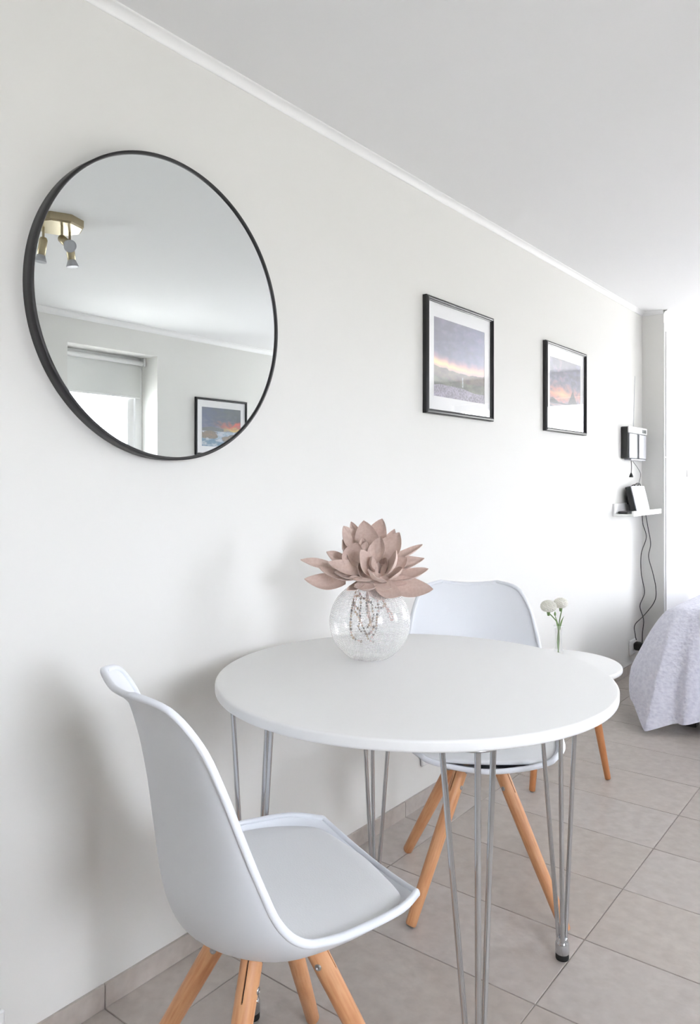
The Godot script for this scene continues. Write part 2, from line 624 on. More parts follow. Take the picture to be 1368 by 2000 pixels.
func chair_meshes() -> Dictionary:
	var nv := 56
	var nu := 40
	var inner := []
	var outer := []
	for i in nv + 1:
		var v := 11.0 * i / nv
		var ri := PackedVector3Array()
		var ro := PackedVector3Array()
		for j in nu + 1:
			var uu := -1.0 + 2.0 * j / nu
			uu = signf(uu) * (1.0 - pow(1.0 - absf(uu), 1.35))
			var p := shell_point(v, uu)
			var e := 0.01
			var pu := shell_point(v, clampf(uu + e, -1, 1)) - shell_point(v, clampf(uu - e, -1, 1))
			var pv := shell_point(clampf(v + e * 5, 0, 11), uu) - shell_point(clampf(v - e * 5, 0, 11), uu)
			var n := pv.cross(pu).normalized()
			ri.append(p + n * 0.0025)
			ro.append(p - n * 0.0025)
		inner.append(ri)
		outer.append(ro)
	var st := new_st()
	grid(st, inner, false, 0)
	grid(st, outer, true, 1)
	# rim bead round the edge
	var loop := []
	for j in 25:
		loop.append(shell_point(0.0, -1.0 + 2.0 * j / 24))
	for i in range(1, 56):
		loop.append(shell_point(11.0 * i / 56, 1.0))
	for j in 25:
		loop.append(shell_point(11.0, 1.0 - 2.0 * j / 24))
	for i in range(1, 56):
		loop.append(shell_point(11.0 - 11.0 * i / 56, -1.0))
	var rows := []
	var n2 := loop.size()
	var centre := Vector3(0, 0.6, -0.25)
	for i in n2 + 1:
		var p: Vector3 = loop[i % n2]
		var T: Vector3 = (loop[(i + 1) % n2] - loop[(i - 1 + n2) % n2]).normalized()
		var N: Vector3 = (p - centre)
		N = (N - T * N.dot(T)).normalized()
		var B := N.cross(T)
		var row := PackedVector3Array()
		for j in 12:
			var a := TAU * j / 12
			row.append(p + N * cos(a) * 0.0072 + B * sin(a) * 0.0055)
		row.append(row[0])
		rows.append(row)
	grid(st, rows, false, 2)
	var out := {"shell": finish(st)}
	# seat pad
	st = new_st()
	var half := []      # right half of the pad's outline, from the front middle to the back middle: x, y, z
	var f0 := Vector3(0, 0.4385, -0.213)
	var first := pad_edge(0.35)
	for k in 10:
		half.append(f0.lerp(first, k / 10.0))
	var v := 0.35
	while v < 5.75:
		var e := pad_edge(v)
		if e.x > 0.0:
			half.append(e)
		v += 0.12
	half.append(Vector3(0, 0.4475, half[half.size() - 1].z + 0.002))
	var outline := []
	for k in half.size():
		outline.append(half[k])
	for k in range(half.size() - 2, 0, -1):
		outline.append(Vector3(-half[k].x, half[k].y, half[k].z))
	# soften the corners
	for pass_no in 6:
		var o2 := []
		for k in outline.size():
			o2.append(outline[k] * 0.5 + (outline[k - 1] + outline[(k + 1) % outline.size()]) * 0.25)
		outline = o2
	var rings := [[0.90, -0.014], [0.955, -0.010], [0.965, -0.006], [0.962, -0.002], [0.95, 0.001], [0.92, 0.003], [0.8, 0.0045], [0.5, 0.006], [0.0, 0.0065]]
	var P := []
	var mid := Vector3(0, 0, -0.03)
	for rg in rings:
		var row := PackedVector3Array()
		for k in outline.size() + 1:
			var e: Vector3 = outline[k % outline.size()]
			var q: Vector3 = mid.lerp(Vector3(e.x, 0, e.z), rg[0])
			q.y = lerpf(0.4435, e.y, rg[0]) + rg[1]
			row.append(q)
		P.append(row)
	grid(st, P, true, 0)
	out.pad = finish(st)
	# leg: upright along y, 0 at the floor, with a slot near the top on its +z side
	st = new_st()
	var L := 0.44
	var ys := [0.0, 0.0, 0.004, 0.15, 0.345, 0.3455, L, L]
	var rs := [0.0, 0.0125, 0.0145, 0.0165, 0.0185, 0.0185, 0.0192, 0.0]
	P = []
	for k in ys.size():
		var row := PackedVector3Array()
		var slot: bool = k >= 5 and k < 7
		var e2: float = 0.0014 if rs[k] > 0 else 0.0
		var deep: float = 0.004 if slot else rs[k]
		row.append(Vector3(e2, ys[k], rs[k]))
		row.append(Vector3(e2, ys[k], deep))
		row.append(Vector3(-e2, ys[k], deep))
		row.append(Vector3(-e2, ys[k], rs[k]))
		for j in range(1, 28):
			var a := TAU * j / 28 + PI / 2
			row.append(Vector3(cos(a) * rs[k], ys[k], sin(a) * rs[k]))
		row.append(row[0])
		P.append(row)
	for k in P.size() - 1:
		for j in P[k].size() - 1:
			st.set_smooth_group(-1 if (k == 0 or k == 6 or j < 3) else 0)
			quad(st, P[k][j], P[k][j + 1], P[k + 1][j + 1], P[k + 1][j])
	out.leg = finish(st)
	st = new_st()
	box(st, Vector3(0, 0.392, 0.004), Vector3(0.0024, 0.09, 0.024), 0.0004)
	out.slot_plate = finish(st)
	# bolt head: a domed screw along +x
	st = new_st()
	lathe(st, [Vector2(0, -0.004), Vector2(0.0062, -0.004), Vector2(0.0062, 0.0), Vector2(0.0052, 0.0018), Vector2(0.0035, 0.0024), Vector2(0.0026, 0.0024), Vector2(0.0024, 0.0010), Vector2(0.0, 0.0010)], 16)
	out.bolt = finish(st)
	st = new_st()
	lathe(st, disc_profile(0.011, -0.0005, 0.002, 0.0006, 1), 16)
	out.pad_foot = finish(st)
	st = new_st()
	for k in 2:
		box(st, Vector3(0, 0.3575, 0), Vector3(0.022, 0.003, 0.15), 0.0005, Transform3D(Basis(Vector3.UP, PI / 4 + k * PI / 2), Vector3.ZERO))
	box(st, Vector3(0, 0.3605, 0), Vector3(0.1, 0.004, 0.1), 0.0005)
	out.bracket = finish(st)
	return out

func chair(meshes: Dictionary, label: String, at: Vector3, turn: float) -> void:
	var t := thing("dining_chair", label, "chair", at, turn, "white shell chairs at the dining table")
	mesh_node("seat_shell", meshes.shell, M.shell_plastic, t)
	mesh_node("seat_pad", meshes.pad, M.cushion_leatherette, t)
	mesh_node("bracket", meshes.bracket, M.black_steel, t)
	for sx in [-1.0, 1.0]:
		for sz in [-1.0, 1.0]:
			var foot := Vector3(sx * 0.2, 0.0, sz * 0.2)
			var top := Vector3(sx * 0.040, 0.392, sz * 0.040)
			var up := (top - foot).normalized()
			var out := Vector3(sx, 0, sz).normalized()
			out = (out - up * out.dot(up)).normalized()
			var xf := Transform3D(Basis(up.cross(out), up, out), foot + Vector3.UP * 0.004)
			var lg := mesh_node("leg", meshes.leg, M.beech, t, xf)
			mesh_node("slot_plate", meshes.slot_plate, M.black_steel, lg)
			mesh_node("foot_pad", meshes.pad_foot, M.black_rubber, lg)
			for k in 2:
				for s in [-1.0, 1.0]:
					var y: float = 0.365 + 0.045 * k
					mesh_node("bolt", meshes.bolt, M.steel, lg, Transform3D(Basis(Vector3.BACK, -s * PI / 2), Vector3(s * 0.0182, y, -0.002)))

func chairs() -> void:
	var m := chair_meshes()
	chair(m, "white shell chair in the foreground, seen from behind with its seat towards the table", Vector3(0.5094, 0, -0.9673), deg_to_rad(-20.7))
	chair(m, "white shell chair on the far side of the table, seen from the front", Vector3(0.424, 0, -1.9166), deg_to_rad(214.7))

# ---------------------------------------------------------------- mirror and pictures
func mirror() -> void:
	var c := Vector3(0, 1.572, -1.141)
	var R := 0.357
	var t := thing("round_mirror", "large round wall mirror with thin black metal frame", "mirror", c)
	var turn := Transform3D(Basis(Vector3.BACK, -PI / 2), Vector3.ZERO)   # y axis to +x
	var st := new_st()
	lathe(st, [Vector2(R - 0.012, 0.0), Vector2(R, 0.0), Vector2(R, 0.0305), Vector2(R - 0.001, 0.032), Vector2(R - 0.0065, 0.032), Vector2(R - 0.0075, 0.031), Vector2(R - 0.0075, 0.027)], 192, turn, 0)
	obj("frame", st, M.mirror_frame, t)
	st = new_st()
	lathe(st, disc_profile(R - 0.007, 0.022, 0.0275, 0.0004, 1), 192, turn, -1)
	# keep the glass flat: its front disc is one plane
	obj("glass", st, M.mirror_glass, t)

func paint(kind: int) -> ImageTexture:
	var w := 256
	var h := 192
	var im := Image.create(w, h, false, Image.FORMAT_RGB8)
	var n := FastNoiseLite.new()
	n.seed = 70 + kind
	n.frequency = 0.02
	n.fractal_octaves = 4
	var fine := FastNoiseLite.new()
	fine.seed = 80 + kind
	fine.frequency = 0.13
	for j in h:
		for i in w:
			var x := float(i) / w
			var y := float(j) / h
			var a := n.get_noise_2d(i, j * 2.2)
			var b := fine.get_noise_2d(i, j)
			var c := Color.BLACK
			if kind == 0:
				# dusk over a ridge, pale meadow in front, a small waterfall
				var ridge := 0.58 + 0.11 * sin(x * 2.4 + 0.2) * 0.6 + 0.02 * n.get_noise_2d(i * 1.6, 5)
				var glow: float = clampf(1.0 - absf(y - ridge + 0.05) / 0.13, 0, 1)
				c = lin(126, 126, 142).lerp(lin(142, 148, 182), clampf(x * 0.8 + y * 0.5 + a * 0.5, 0, 1))
				c = c.lerp(lin(214, 166, 172), clampf(glow * 1.3 + a * 0.3, 0, 1) * (1.0 if y < ridge else 0.0))
				c = c.lerp(lin(252, 226, 176), clampf((glow - 0.5) * 2.2 * (1.15 - x * 0.8), 0, 1))
				if y > ridge:
					c = lin(112, 102, 106).lerp(lin(142, 130, 122), clampf(0.5 + a + b * 0.4, 0, 1))
				if y > ridge + 0.12:
					c = lin(98, 104, 98).lerp(lin(132, 134, 124), clampf(0.5 + a * 1.3 + b * 0.5, 0, 1))
				var fx: float = absf(x - 0.545 - 0.02 * (y - 0.7))
				if y > 0.69 and y < 0.82 and fx < 0.012 + 0.02 * (y - 0.69):
					c = c.lerp(lin(216, 224, 236), clampf(0.8 - fx * 20 + b * 0.4, 0, 1))
				if y > 0.85 - 0.02 * sin(x * 5) + 0.015 * a:
					c = lin(132, 126, 142).lerp(lin(190, 184, 204), clampf(0.5 + b * 1.1 + a * 0.4, 0, 1))
			elif kind == 1:
				# pink sunset over a still shore with a dark sea stack
				c = lin(116, 116, 136).lerp(lin(152, 156, 188), clampf(y * 1.2 + a, 0, 1))
				var glow2: float = clampf(1.0 - absf(y - 0.58) / 0.24, 0, 1)
				c = c.lerp(lin(232, 158, 142), clampf(glow2 * 1.1 + a * 0.6 - absf(x - 0.35) * 0.7, 0, 1))
				c = c.lerp(lin(254, 222, 172), clampf((glow2 - 0.55) * 2.0 - absf(x - 0.4) * 1.6, 0, 1))
				var stack := 0.72 - maxf(0.0, 0.24 - absf(x - 0.74) * 1.5) - maxf(0.0, 0.07 - absf(x - 0.1) * 0.4) + 0.01 * b
				if y > stack:
					c = lin(86, 86, 98).lerp(lin(116, 112, 116), clampf(0.5 + b, 0, 1))
				if y > 0.74:
					c = lin(140, 140, 156).lerp(lin(220, 190, 184), clampf(0.4 + n.get_noise_2d(i * 0.6, j * 6.0) * 1.4 - absf(x - 0.4), 0, 1))
			else:
				# stormy sky, red and yellow glow low on the right, rocks in blue surf
				c = lin(58, 76, 118).lerp(lin(72, 82, 92), clampf(x * 1.3 + a * 0.6, 0, 1)).lerp(lin(128, 120, 152), clampf((y - 0.2) * 1.6 + a * 0.6, 0, 0.8))
				var red: float = clampf(1.0 - absf(y - 0.43 + 0.04 * sin(x * 7) + a * 0.1) / 0.1, 0, 1) * clampf((x - 0.25) * 2.0, 0, 1)
				var yel: float = clampf(1.0 - absf(y - 0.56 + a * 0.08) / 0.1, 0, 1) * clampf((x - 0.35) * 2.2, 0, 1)
				c = c.lerp(lin(226, 86, 66), red).lerp(lin(246, 206, 96), yel)
				var hill := 0.54 - 0.05 * exp(-pow((x - 0.25) * 5, 2)) + 0.01 * b
				if y > hill and x < 0.55 and y < 0.62:
					c = lin(70, 78, 92).lerp(lin(96, 96, 104), clampf(0.5 + b, 0, 1))
				if y > 0.6:
					c = lin(196, 202, 214).lerp(lin(120, 150, 178), clampf(0.4 + a * 1.6 + (y - 0.6) * 1.2, 0, 1)).lerp(lin(226, 236, 240), clampf(b * 0.9 + a, 0, 0.6))
				for rk in [[0.18, 0.7, 0.22, 0.1], [0.62, 0.8, 0.12, 0.07], [0.82, 0.72, 0.16, 0.05]]:
					var d: float = pow((x - rk[0]) / rk[2], 2) + pow((y - rk[1]) / rk[3], 2)
					if d < 1.0 + a * 0.8:
						c = lin(84, 80, 78).lerp(lin(150, 122, 98), clampf(0.5 + b + (0.5 - d) * 0.3, 0, 1))
				if y > 0.8 and x < 0.75:
					c = c.lerp(lin(74, 118, 146), clampf(0.5 + a * 1.5 + b * 0.7, 0, 0.9))
			im.set_pixel(i if kind < 2 else w - 1 - i, j, c)
	im.generate_mipmaps()
	return ImageTexture.create_from_image(im)

# a picture whose local x runs along the wall to the right as one faces it, z out of the wall
func picture(label: String, at: Vector3, turn: float, kind: int) -> void:
	var t := thing("framed_picture", label, "picture", at, turn, "framed sunset photographs")
	var w := 0.52
	var h := 0.427
	var fw := 0.0165
	var d := 0.022
	# rounded moulding, mitred, as four bars
	var prof := [Vector2(0, 0.0), Vector2(0, d * 0.72), Vector2(0.0035, d * 0.92), Vector2(0.0085, d), Vector2(0.0125, d * 0.93), Vector2(0.0135, d * 0.72), Vector2(fw, d * 0.66), Vector2(fw, 0.004)]
	var corners := [Vector2(-1, -1), Vector2(1, -1), Vector2(1, 1), Vector2(-1, 1)]
	for k in 4:
		var st := new_st()
		var c0: Vector2 = corners[k]
		var c1: Vector2 = corners[(k + 1) % 4]
		var P := []
		for p in prof:
			var row := PackedVector3Array()
			for c in [c0, c1]:
				row.append(Vector3(c.x * (w / 2 - p.x), c.y * (h / 2 - p.x), p.y))
			P.append(row)
		grid(st, P, true, -1)
		obj("frame_bar", st, M.black_lacquer, t)
	var s2 := new_st()
	bx(-w / 2 + 0.006, w / 2 - 0.006, -h / 2 + 0.006, h / 2 - 0.006, 0.002, 0.005, s2)
	obj("backing_board", s2, M.black_steel, t)
	# mat board with a bevelled opening
	s2 = new_st()
	var mw := w / 2 - 0.01
	var mh := h / 2 - 0.01
	var pw := 0.197
	var ph := 0.146
	bx(-mw, mw, ph, mh, 0.006, 0.0085, s2)
	bx(-mw, mw, -mh, -ph, 0.006, 0.0085, s2)
	bx(-mw, -pw, -ph, ph, 0.006, 0.0085, s2)
	bx(pw, mw, -ph, ph, 0.006, 0.0085, s2)
	obj("mat_board", s2, M.mat_board, t)
	var q := QuadMesh.new()
	q.size = Vector2(pw * 2 + 0.004, ph * 2 + 0.004)
	var pm := mat("print_%d" % kind, Color.WHITE, 0.6)
	pm.albedo_texture = paint(kind)
	mesh_node("print", q, pm, t, Transform3D(Basis(), Vector3(0, 0, 0.0065)))
	s2 = new_st()
	bx(-mw, mw, -mh, mh, 0.010, 0.0118, s2)
	obj("glass", s2, M.pane_glass, t)

func pictures() -> void:
	picture("framed sunset photograph with small waterfall, nearest the round mirror", Vector3(0.0, 1.6255, -2.547), PI / 2, 0)
	picture("framed pink sunset photograph nearest the room corner", Vector3(0.0, 1.618, -3.600), PI / 2, 1)
	picture("framed photograph of surf and red sunset on the opposite wall, seen in the mirror", Vector3(W, 1.574, -3.895), -PI / 2, 2)

# ---------------------------------------------------------------- side table
const ST := Vector3(0.275, 0, -2.83)
func side_table() -> void:
	var t := thing("side_table", "small round white side table with splayed wooden legs", "table", ST)
	var st := new_st()
	lathe(st, disc_profile(0.25, 0.43, 0.45, 0.006, 4), 96)
	obj("tabletop", st, M.white_lacquer, t)
	for k in 3:
		var a := atan2(-0.09, 0.176) + TAU * k / 3.0
		var d := Vector3(cos(a), 0, sin(a))
		var foot := d * 0.198
		var top := d * 0.12 + Vector3.UP * 0.432
		var L := (top - foot).length()
		var up := (top - foot).normalized()
		var x := up.cross(d).normalized()
		st = new_st()
		lathe(st, [Vector2(0, 0), Vector2(0.009, 0), Vector2(0.0115, 0.003), Vector2(0.0155, L * 0.55), Vector2(0.0205, L * 0.97), Vector2(0.0205, L), Vector2(0, L)], 20)
		mesh_node("leg", finish(st), M.beech_dark, t, Transform3D(Basis(x, up, x.cross(up)), foot + Vector3.UP * 0.003))

# ---------------------------------------------------------------- bed
func bed() -> void:
	var x0 := 0.46
	var x1 := 1.86
	var z1 := -3.77
	var z0 := -5.75
	var t := thing("bed", "double bed with dark legs under a pale lilac bedspread", "bed", Vector3((x0 + x1) / 2, 0, (z0 + z1) / 2))
	var hx := (x1 - x0) / 2
	var hz := (z1 - z0) / 2
	var st := new_st()
	bx(-hx + 0.02, hx - 0.02, 0.10, 0.30, -hz + 0.02, hz - 0.02, st, 0.01)
	obj("bed_base", st, M.bed_dark, t)
	st = new_st()
	bx(-hx + 0.01, hx - 0.01, 0.30, 0.535, -hz + 0.01, hz - 0.01, st, 0.04)
	obj("mattress", st, M.mattress, t)
	for sx in [-1.0, 1.0]:
		for sz in [-1.0, 1.0]:
			st = new_st()
			bx(sx * (hx - 0.08) - 0.03, sx * (hx - 0.08) + 0.03, 0.0, 0.102, sz * (hz - 0.05) - 0.03, sz * (hz - 0.05) + 0.03, st, 0.003)
			obj("leg", st, M.bed_dark, t)
	# bedspread: a perimeter path that hangs down on the left, the foot end and the right
	var path := []     # position on the edge, outward direction, how far it hangs, how far it flares
	var n := 120
	var rc := 0.05
	for i in n:
		var s := float(i) / n
		path.append([Vector3(x0 + 0.0, 0.55, lerpf(z0, z1 - rc, s)), Vector3.LEFT, s * (z1 - z0), 0])
	for i in 24:
		var a := PI / 2 * i / 24.0
		path.append([Vector3(x0 + rc - rc * cos(a), 0.55, z1 - rc + rc * sin(a)), Vector3(-cos(a), 0, sin(a)), (z1 - z0) + a / (PI / 2) * 0.08, a / (PI / 2)])
	for i in n + 1:
		var s := float(i) / n
		path.append([Vector3(lerpf(x0 + rc, x1 - rc, s), 0.55, z1), Vector3.BACK, (z1 - z0) + 0.08 + s * (x1 - x0), 1.0 + s])
	for i in range(1, 24):
		var a := PI / 2 * i / 24.0
		path.append([Vector3(x1 - rc + rc * sin(a), 0.55, z1 - rc + rc * cos(a)), Vector3(sin(a), 0, cos(a)), 3.6, 2.0])
	for i in n + 1:
		var s := float(i) / n
		path.append([Vector3(x1, 0.55, lerpf(z1 - rc, z0, s)), Vector3.RIGHT, 4.0 + s * 2.0, 3.0])
	var P := []
	var Q := []
	var m := 26
	var cz := (z1 - z0) + 0.04
	# how the cloth hangs, by the distance along the edge from the corner: left, towards the room, drop
	var keys := [[-9.0, -0.10, 0.0, 0.33], [-0.35, -0.13, 0.0, 0.33], [-0.06, -0.19, 0.02, 0.31], [0.0, -0.15, 0.14, 0.43], [0.03, -0.09, 0.235, 0.53], [0.09, -0.02, 0.13, 0.49], [0.2, 0.0, 0.08, 0.475], [9.0, 0.0, 0.08, 0.475]]
	var mid := Vector3((x0 + x1) / 2, 0.56, (z0 + z1) / 2 - 0.2)
	for p in path:
		var row := PackedVector3Array()
		var row2 := PackedVector3Array()
		var e: Vector3 = p[0]
		var o: Vector3 = p[1]
		var s: float = p[2]
		var off := Vector3.ZERO
		var hang := 0.0
		for g in keys.size() - 1:
			if s - cz >= keys[g][0] and (s - cz < keys[g + 1][0] or g == keys.size() - 2):
				var ft := smoothstep(keys[g][0], keys[g + 1][0], s - cz)
				off = Vector3(lerpf(keys[g][1], keys[g + 1][1], ft), 0, lerpf(keys[g][2], keys[g + 1][2], ft))
				hang = lerpf(keys[g][3], keys[g + 1][3], ft)
		if s > 3.5:
			off = o * 0.1
		var front: float = smoothstep(cz + 0.03, cz + 0.15, s)
		var fold: float = sin(s * 21.0 + 0.6) * 0.35 + sin(s * 44.0 + 1.9) * 0.45
		for k in m + 1:
			var tt := float(k) / m
			var q: Vector3
			if k < 6:
				# top of the bed, from the middle to its edge
				q = mid.lerp(e, [0.0, 0.4, 0.7, 0.88, 0.95, 0.985][k])
				q.y = 0.557 + 0.004 * sin(q.x * 9) * sin(q.z * 7)
			else:
				var h := float(k - 6) / (m - 6)
				var dn := hang * pow(h, 1.12)
				q = e + o * (0.012 + fold * lerpf(0.016, 0.06, front) * smoothstep(0.05, 0.8, h)) + off * pow(h, 0.8) + Vector3.DOWN * dn
				if k == 6:
					q = e + Vector3.UP * 0.002 + o * 0.004
			row.append(q)
		P.append(row)
	st = new_st()
	grid(st, P, false, 0)
	# underside, a centimetre in
	for row in P:
		var r2 := PackedVector3Array()
		for k in row.size():
			var q: Vector3 = row[k]
			var to := (mid - q)
			to.y = 0
			r2.append(q + to.normalized() * (0.006 if k >= 6 else 0.0) + Vector3.DOWN * (0.006 if k < 7 else 0.0))
		Q.append(r2)
	grid(st, Q, true, 1)
	# hem
	for i in P.size() - 1:
		st.set_smooth_group(2)
		quad(st, P[i][m], Q[i][m], Q[i + 1][m], P[i + 1][m])
	var qn := obj("bedspread", st, M.quilt)
	tag(qn, "pale lilac quilted bedspread draped over the bed corner", "bedspread")

# ---------------------------------------------------------------- vase with the fabric flower
const VC := Vector3(0.358, 0.73, -1.480)
func vase_and_flower() -> void:
	var t := thing("glass_vase", "round clear glass vase with small raised dots on the dining table", "vase", VC)
	# body: a globe with rows of small raised dots outside, smooth inside
	var st := new_st()
	var R := 0.0985
	var cy := 0.0905
	var a0 := -asin(0.0885 / R)
	var a1 := 1.02
	var P := []
	P.append(PackedVector3Array())
	for j in 97:
		P[0].append(Vector3(0, 0.0015, 0))
	for i in 49:
		var ph := lerpf(a0, a1, i / 48.0)
		var row := PackedVector3Array()
		for j in 96:
			var th := TAU * j / 96
			row.append(Vector3(R * cos(ph) * cos(th), cy + R * sin(ph), R * cos(ph) * sin(th)))
		row.append(row[0])
		P.append(row)
	grid(st, P, false, 0)
	var I := []
	var ri := R - 0.0035
	for i in 41:
		var ph := lerpf(a1, a0 + 0.06, float(i) / 40)
		var row := PackedVector3Array()
		for j in 96:
			var th := TAU * j / 96
			row.append(Vector3(ri * cos(ph) * cos(th), cy + ri * sin(ph), ri * cos(ph) * sin(th)))
		row.append(row[0])
		I.append(row)
	var last := PackedVector3Array()
	for j in 97:
		last.append(Vector3(0, I[40][0].y - 0.0005, 0))
	I.append(last)
	grid(st, I, false, 1)
	# rounded lip
	lathe(st, [Vector2(ri * cos(a1), cy + ri * sin(a1)), Vector2(ri * cos(a1) + 0.0002, cy + ri * sin(a1) + 0.0022), Vector2(R * cos(a1) - 0.0006, cy + R * sin(a1) + 0.0014), Vector2(R * cos(a1), cy + R * sin(a1))], 96)
	obj("globe", st, M.vase_glass, t)
	# rows of small raised dots, too many and too small to pick out singly
	st = new_st()
	st.set_smooth_group(0)
	var pitch := 0.0039
	var nrow := int((a1 - a0 - 0.06) * R / pitch)
	for i in nrow:
		var ph := a0 + 0.03 + (a1 - a0 - 0.06) * (i + 0.5) / nrow
		var nd := int(TAU * R * cos(ph) / pitch)
		for j in nd:
			var th := TAU * (j + 0.5 * (i % 2)) / nd
			var nrm := Vector3(cos(ph) * cos(th), sin(ph), cos(ph) * sin(th))
			var c := Vector3(0, cy, 0) + nrm * (R + 0.0001)
			var e1 := Vector3(-sin(th), 0, cos(th))
			var e2 := e1.cross(nrm)
			var top := c + nrm * 0.0009
			for q in 6:
				var qa := TAU * q / 6
				var qb := TAU * ((q + 1) % 6) / 6
				var pa := c + (e1 * cos(qa) + e2 * sin(qa)) * 0.00145
				var pb := c + (e1 * cos(qb) + e2 * sin(qb)) * 0.00145
				if (pa - top).cross(pa - pb).dot(nrm) > 0:
					tri(st, pa, pb, top)
				else:
					tri(st, pb, pa, top)
	var dots := obj("raised_dots", st, M.dot_glass, t)
	dots.set_meta("kind", "stuff")
	# ---- flower
	var yaw := deg_to_rad(37.93)
	var hub := VC + Vector3(0, 0.197, 0)
	var f := thing("fabric_flower", "large dusty pink fabric flower with beaded strands in the glass vase", "artificial flower", hub, yaw)
	var k := 0.0002924
	# base x, y, tip x, y (hundredths of the bloom's picture grid), width, base depth, tip depth, lift of the middle
	var list := [
		[420, 500, 140, 440, 66, 10, 20, 14], [700, 530, 360, 475, 112, 90, 130, 40], [520, 470, 358, 378, 74, -20, -30, 18],
		[590, 600, 288, 522, 112, 60, 80, 30], [520, 640, 178, 632, 122, 20, 0, 44], [640, 380, 498, 172, 124, -60, -120, 30],
		[680, 360, 550, 150, 90, -120, -200, 24], [715, 420, 700, 120, 158, -40, -90, 40], [730, 400, 818, 108, 140, -90, -150, 34],
		[800, 400, 850, 168, 84, -120, -190, 20], [830, 420, 942, 200, 84, -90, -170, 20], [790, 480, 982, 226, 165, 20, -20, 46],
		[740, 470, 830, 248, 110, 60, 50, 40], [560, 500, 602, 280, 140, 60, 70, 44], [660, 430, 692, 282, 70, 40, 30, 20],
		[775, 560, 622, 342, 138, 120, 190, 54], [815, 560, 978, 386, 140, 130, 200, 54], [850, 610, 686, 540, 118, 170, 250, 30],
		[860, 470, 1182, 348, 84, -40, -70, 20], [850, 500, 1182, 452, 96, 0, -20, 24], [860, 540, 1140, 484, 70, 20, 10, 18],
		[850, 590, 1000, 520, 108, 150, 210, 24], [860, 600, 1214, 552, 134, 70, 60, 34], [850, 650, 1238, 678, 142, 90, 110, 40],
		[760, 630, 980, 706, 112, 160, 240, 34], [590, 640, 776, 668, 90, 190, 230, 26], [550, 570, 726, 606, 64, 170, 230, 18],
		[560, 450, 474, 288, 84, -40, -60, 16], [700, 690, 872, 742, 74, 120, 150, 18], [600, 560, 470, 600, 80, 110, 150, 20],
		[700, 560, 560, 330, 100, -140, -210, 20], [760, 560, 900, 300, 120, -140, -210, 20], [700, 560, 640, 250, 110, -20, -10, 30],
		[760, 560, 770, 300, 110, 0, 20, 30], [640, 600, 420, 500, 90, -120, -210, 20], [800, 600, 1060, 480, 100, -120, -210, 20],
		[700, 600, 600, 470, 100, 100, 140, 30], [760, 600, 900, 640, 110, 170, 260, 20], [680, 610, 540, 690, 90, 120, 170, 20], [820, 620, 1090, 640, 120, 40, 20, 30], [640, 560, 430, 560, 100, 120, 180, 30], [760, 520, 700, 420, 100, 130, 170, 30], [860, 540, 1040, 430, 110, 40, 40, 30], [680, 500, 520, 400, 100, 20, 40, 30], [800, 560, 880, 430, 110, 60, 100, 30]]
	for p in list:
		var a := Vector3((p[0] - 722) * k, (597 - p[1]) * k, p[5] * k)
		var b := Vector3((p[2] - 722) * k, (597 - p[3]) * k, p[6] * k)
		petal(f, a, b, p[4] * k * 1.12, p[7] * k)
	# short stem into the vase
	st = new_st()
	tube(st, spline([Vector3(0.0, 0.012, 0.0), Vector3(-0.006, -0.05, 0.006), Vector3(0.004, -0.12, 0.0)], 5), 0.004, 0.003, 8)
	obj("stem", st, M.petal_fabric, f)
	# calyx that carries the petals
	st = new_st()
	lathe(st, [Vector2(0, -0.02), Vector2(0.02, -0.012), Vector2(0.032, 0.004), Vector2(0.03, 0.03), Vector2(0.016, 0.05), Vector2(0, 0.055)], 20)
	obj("calyx", st, M.petal_fabric, f)
	# beaded strands inside the globe
	var kk := 0.0001645
	var strands := [
		[[470, 120], [425, 260], [405, 380], [388, 500], [380, 650], [398, 780], [455, 840], [540, 872]],
		[[490, 140], [440, 390], [500, 520], [550, 620], [600, 740], [660, 850], [730, 885]],
		[[500, 160], [560, 270], [640, 290], [705, 350], [715, 440], [735, 540], [700, 640]],
		[[780, 220], [795, 320], [810, 420], [785, 520], [775, 640], [765, 740], [700, 850]],
		[[520, 200], [535, 330], [520, 450], [525, 560], [500, 670], [560, 760]],
		[[610, 250], [628, 360], [638, 500], [658, 560], [688, 620], [640, 700]],
		[[480, 180], [540, 240], [610, 255], [660, 300]],
		[[860, 280], [900, 340], [945, 450], [985, 540], [1000, 590]],
		[[920, 290], [870, 380], [800, 390], [745, 380]],
		[[880, 330], [960, 420], [1015, 500], [1010, 580]],
		[[430, 220], [420, 320], [470, 380], [520, 430]],
		[[740, 640], [720, 740], [640, 800], [600, 740]]]
	var rng := RandomNumberGenerator.new()
	rng.seed = 9
	var tone := [Color(0.13, 0.07, 0.035), Color(0.30, 0.18, 0.075), Color(0.06, 0.035, 0.02), Color(0.38, 0.25, 0.13), Color(0.50, 0.30, 0.25)]
	for si in strands.size():
		var pts := []
		var dz := rng.randf_range(-0.01, 0.045)
		for q in strands[si]:
			var yy: float = (623 - q[1]) * kk - (0.197 - 0.0905)
			pts.append(Vector3((q[0] - 676) * kk * 0.97, yy, dz + rng.randf_range(-0.004, 0.004)))
		var line := spline(pts, 6)
		st = new_st()
		st.set_color(Color(0.3, 0.2, 0.12))
		tube(st, line, 0.0006, 0.0006, 5)
		var dist := 0.0
		for i in range(1, line.size()):
			dist += line[i].distance_to(line[i - 1])
			if dist > 0.006:
				dist = 0.0
				var c: Color = tone[rng.randi_range(0, 4)] if si != 7 and si != 9 else tone[4]
				st.set_color(c)
				var r := rng.randf_range(0.0022, 0.0039)
				lathe(st, [Vector2(0, -r), Vector2(r * 0.7, -r * 0.7), Vector2(r, 0), Vector2(r * 0.7, r * 0.7), Vector2(0, r)], 7, Transform3D(Basis(), line[i]))
		obj("bead_strand", st, M.beads, f)

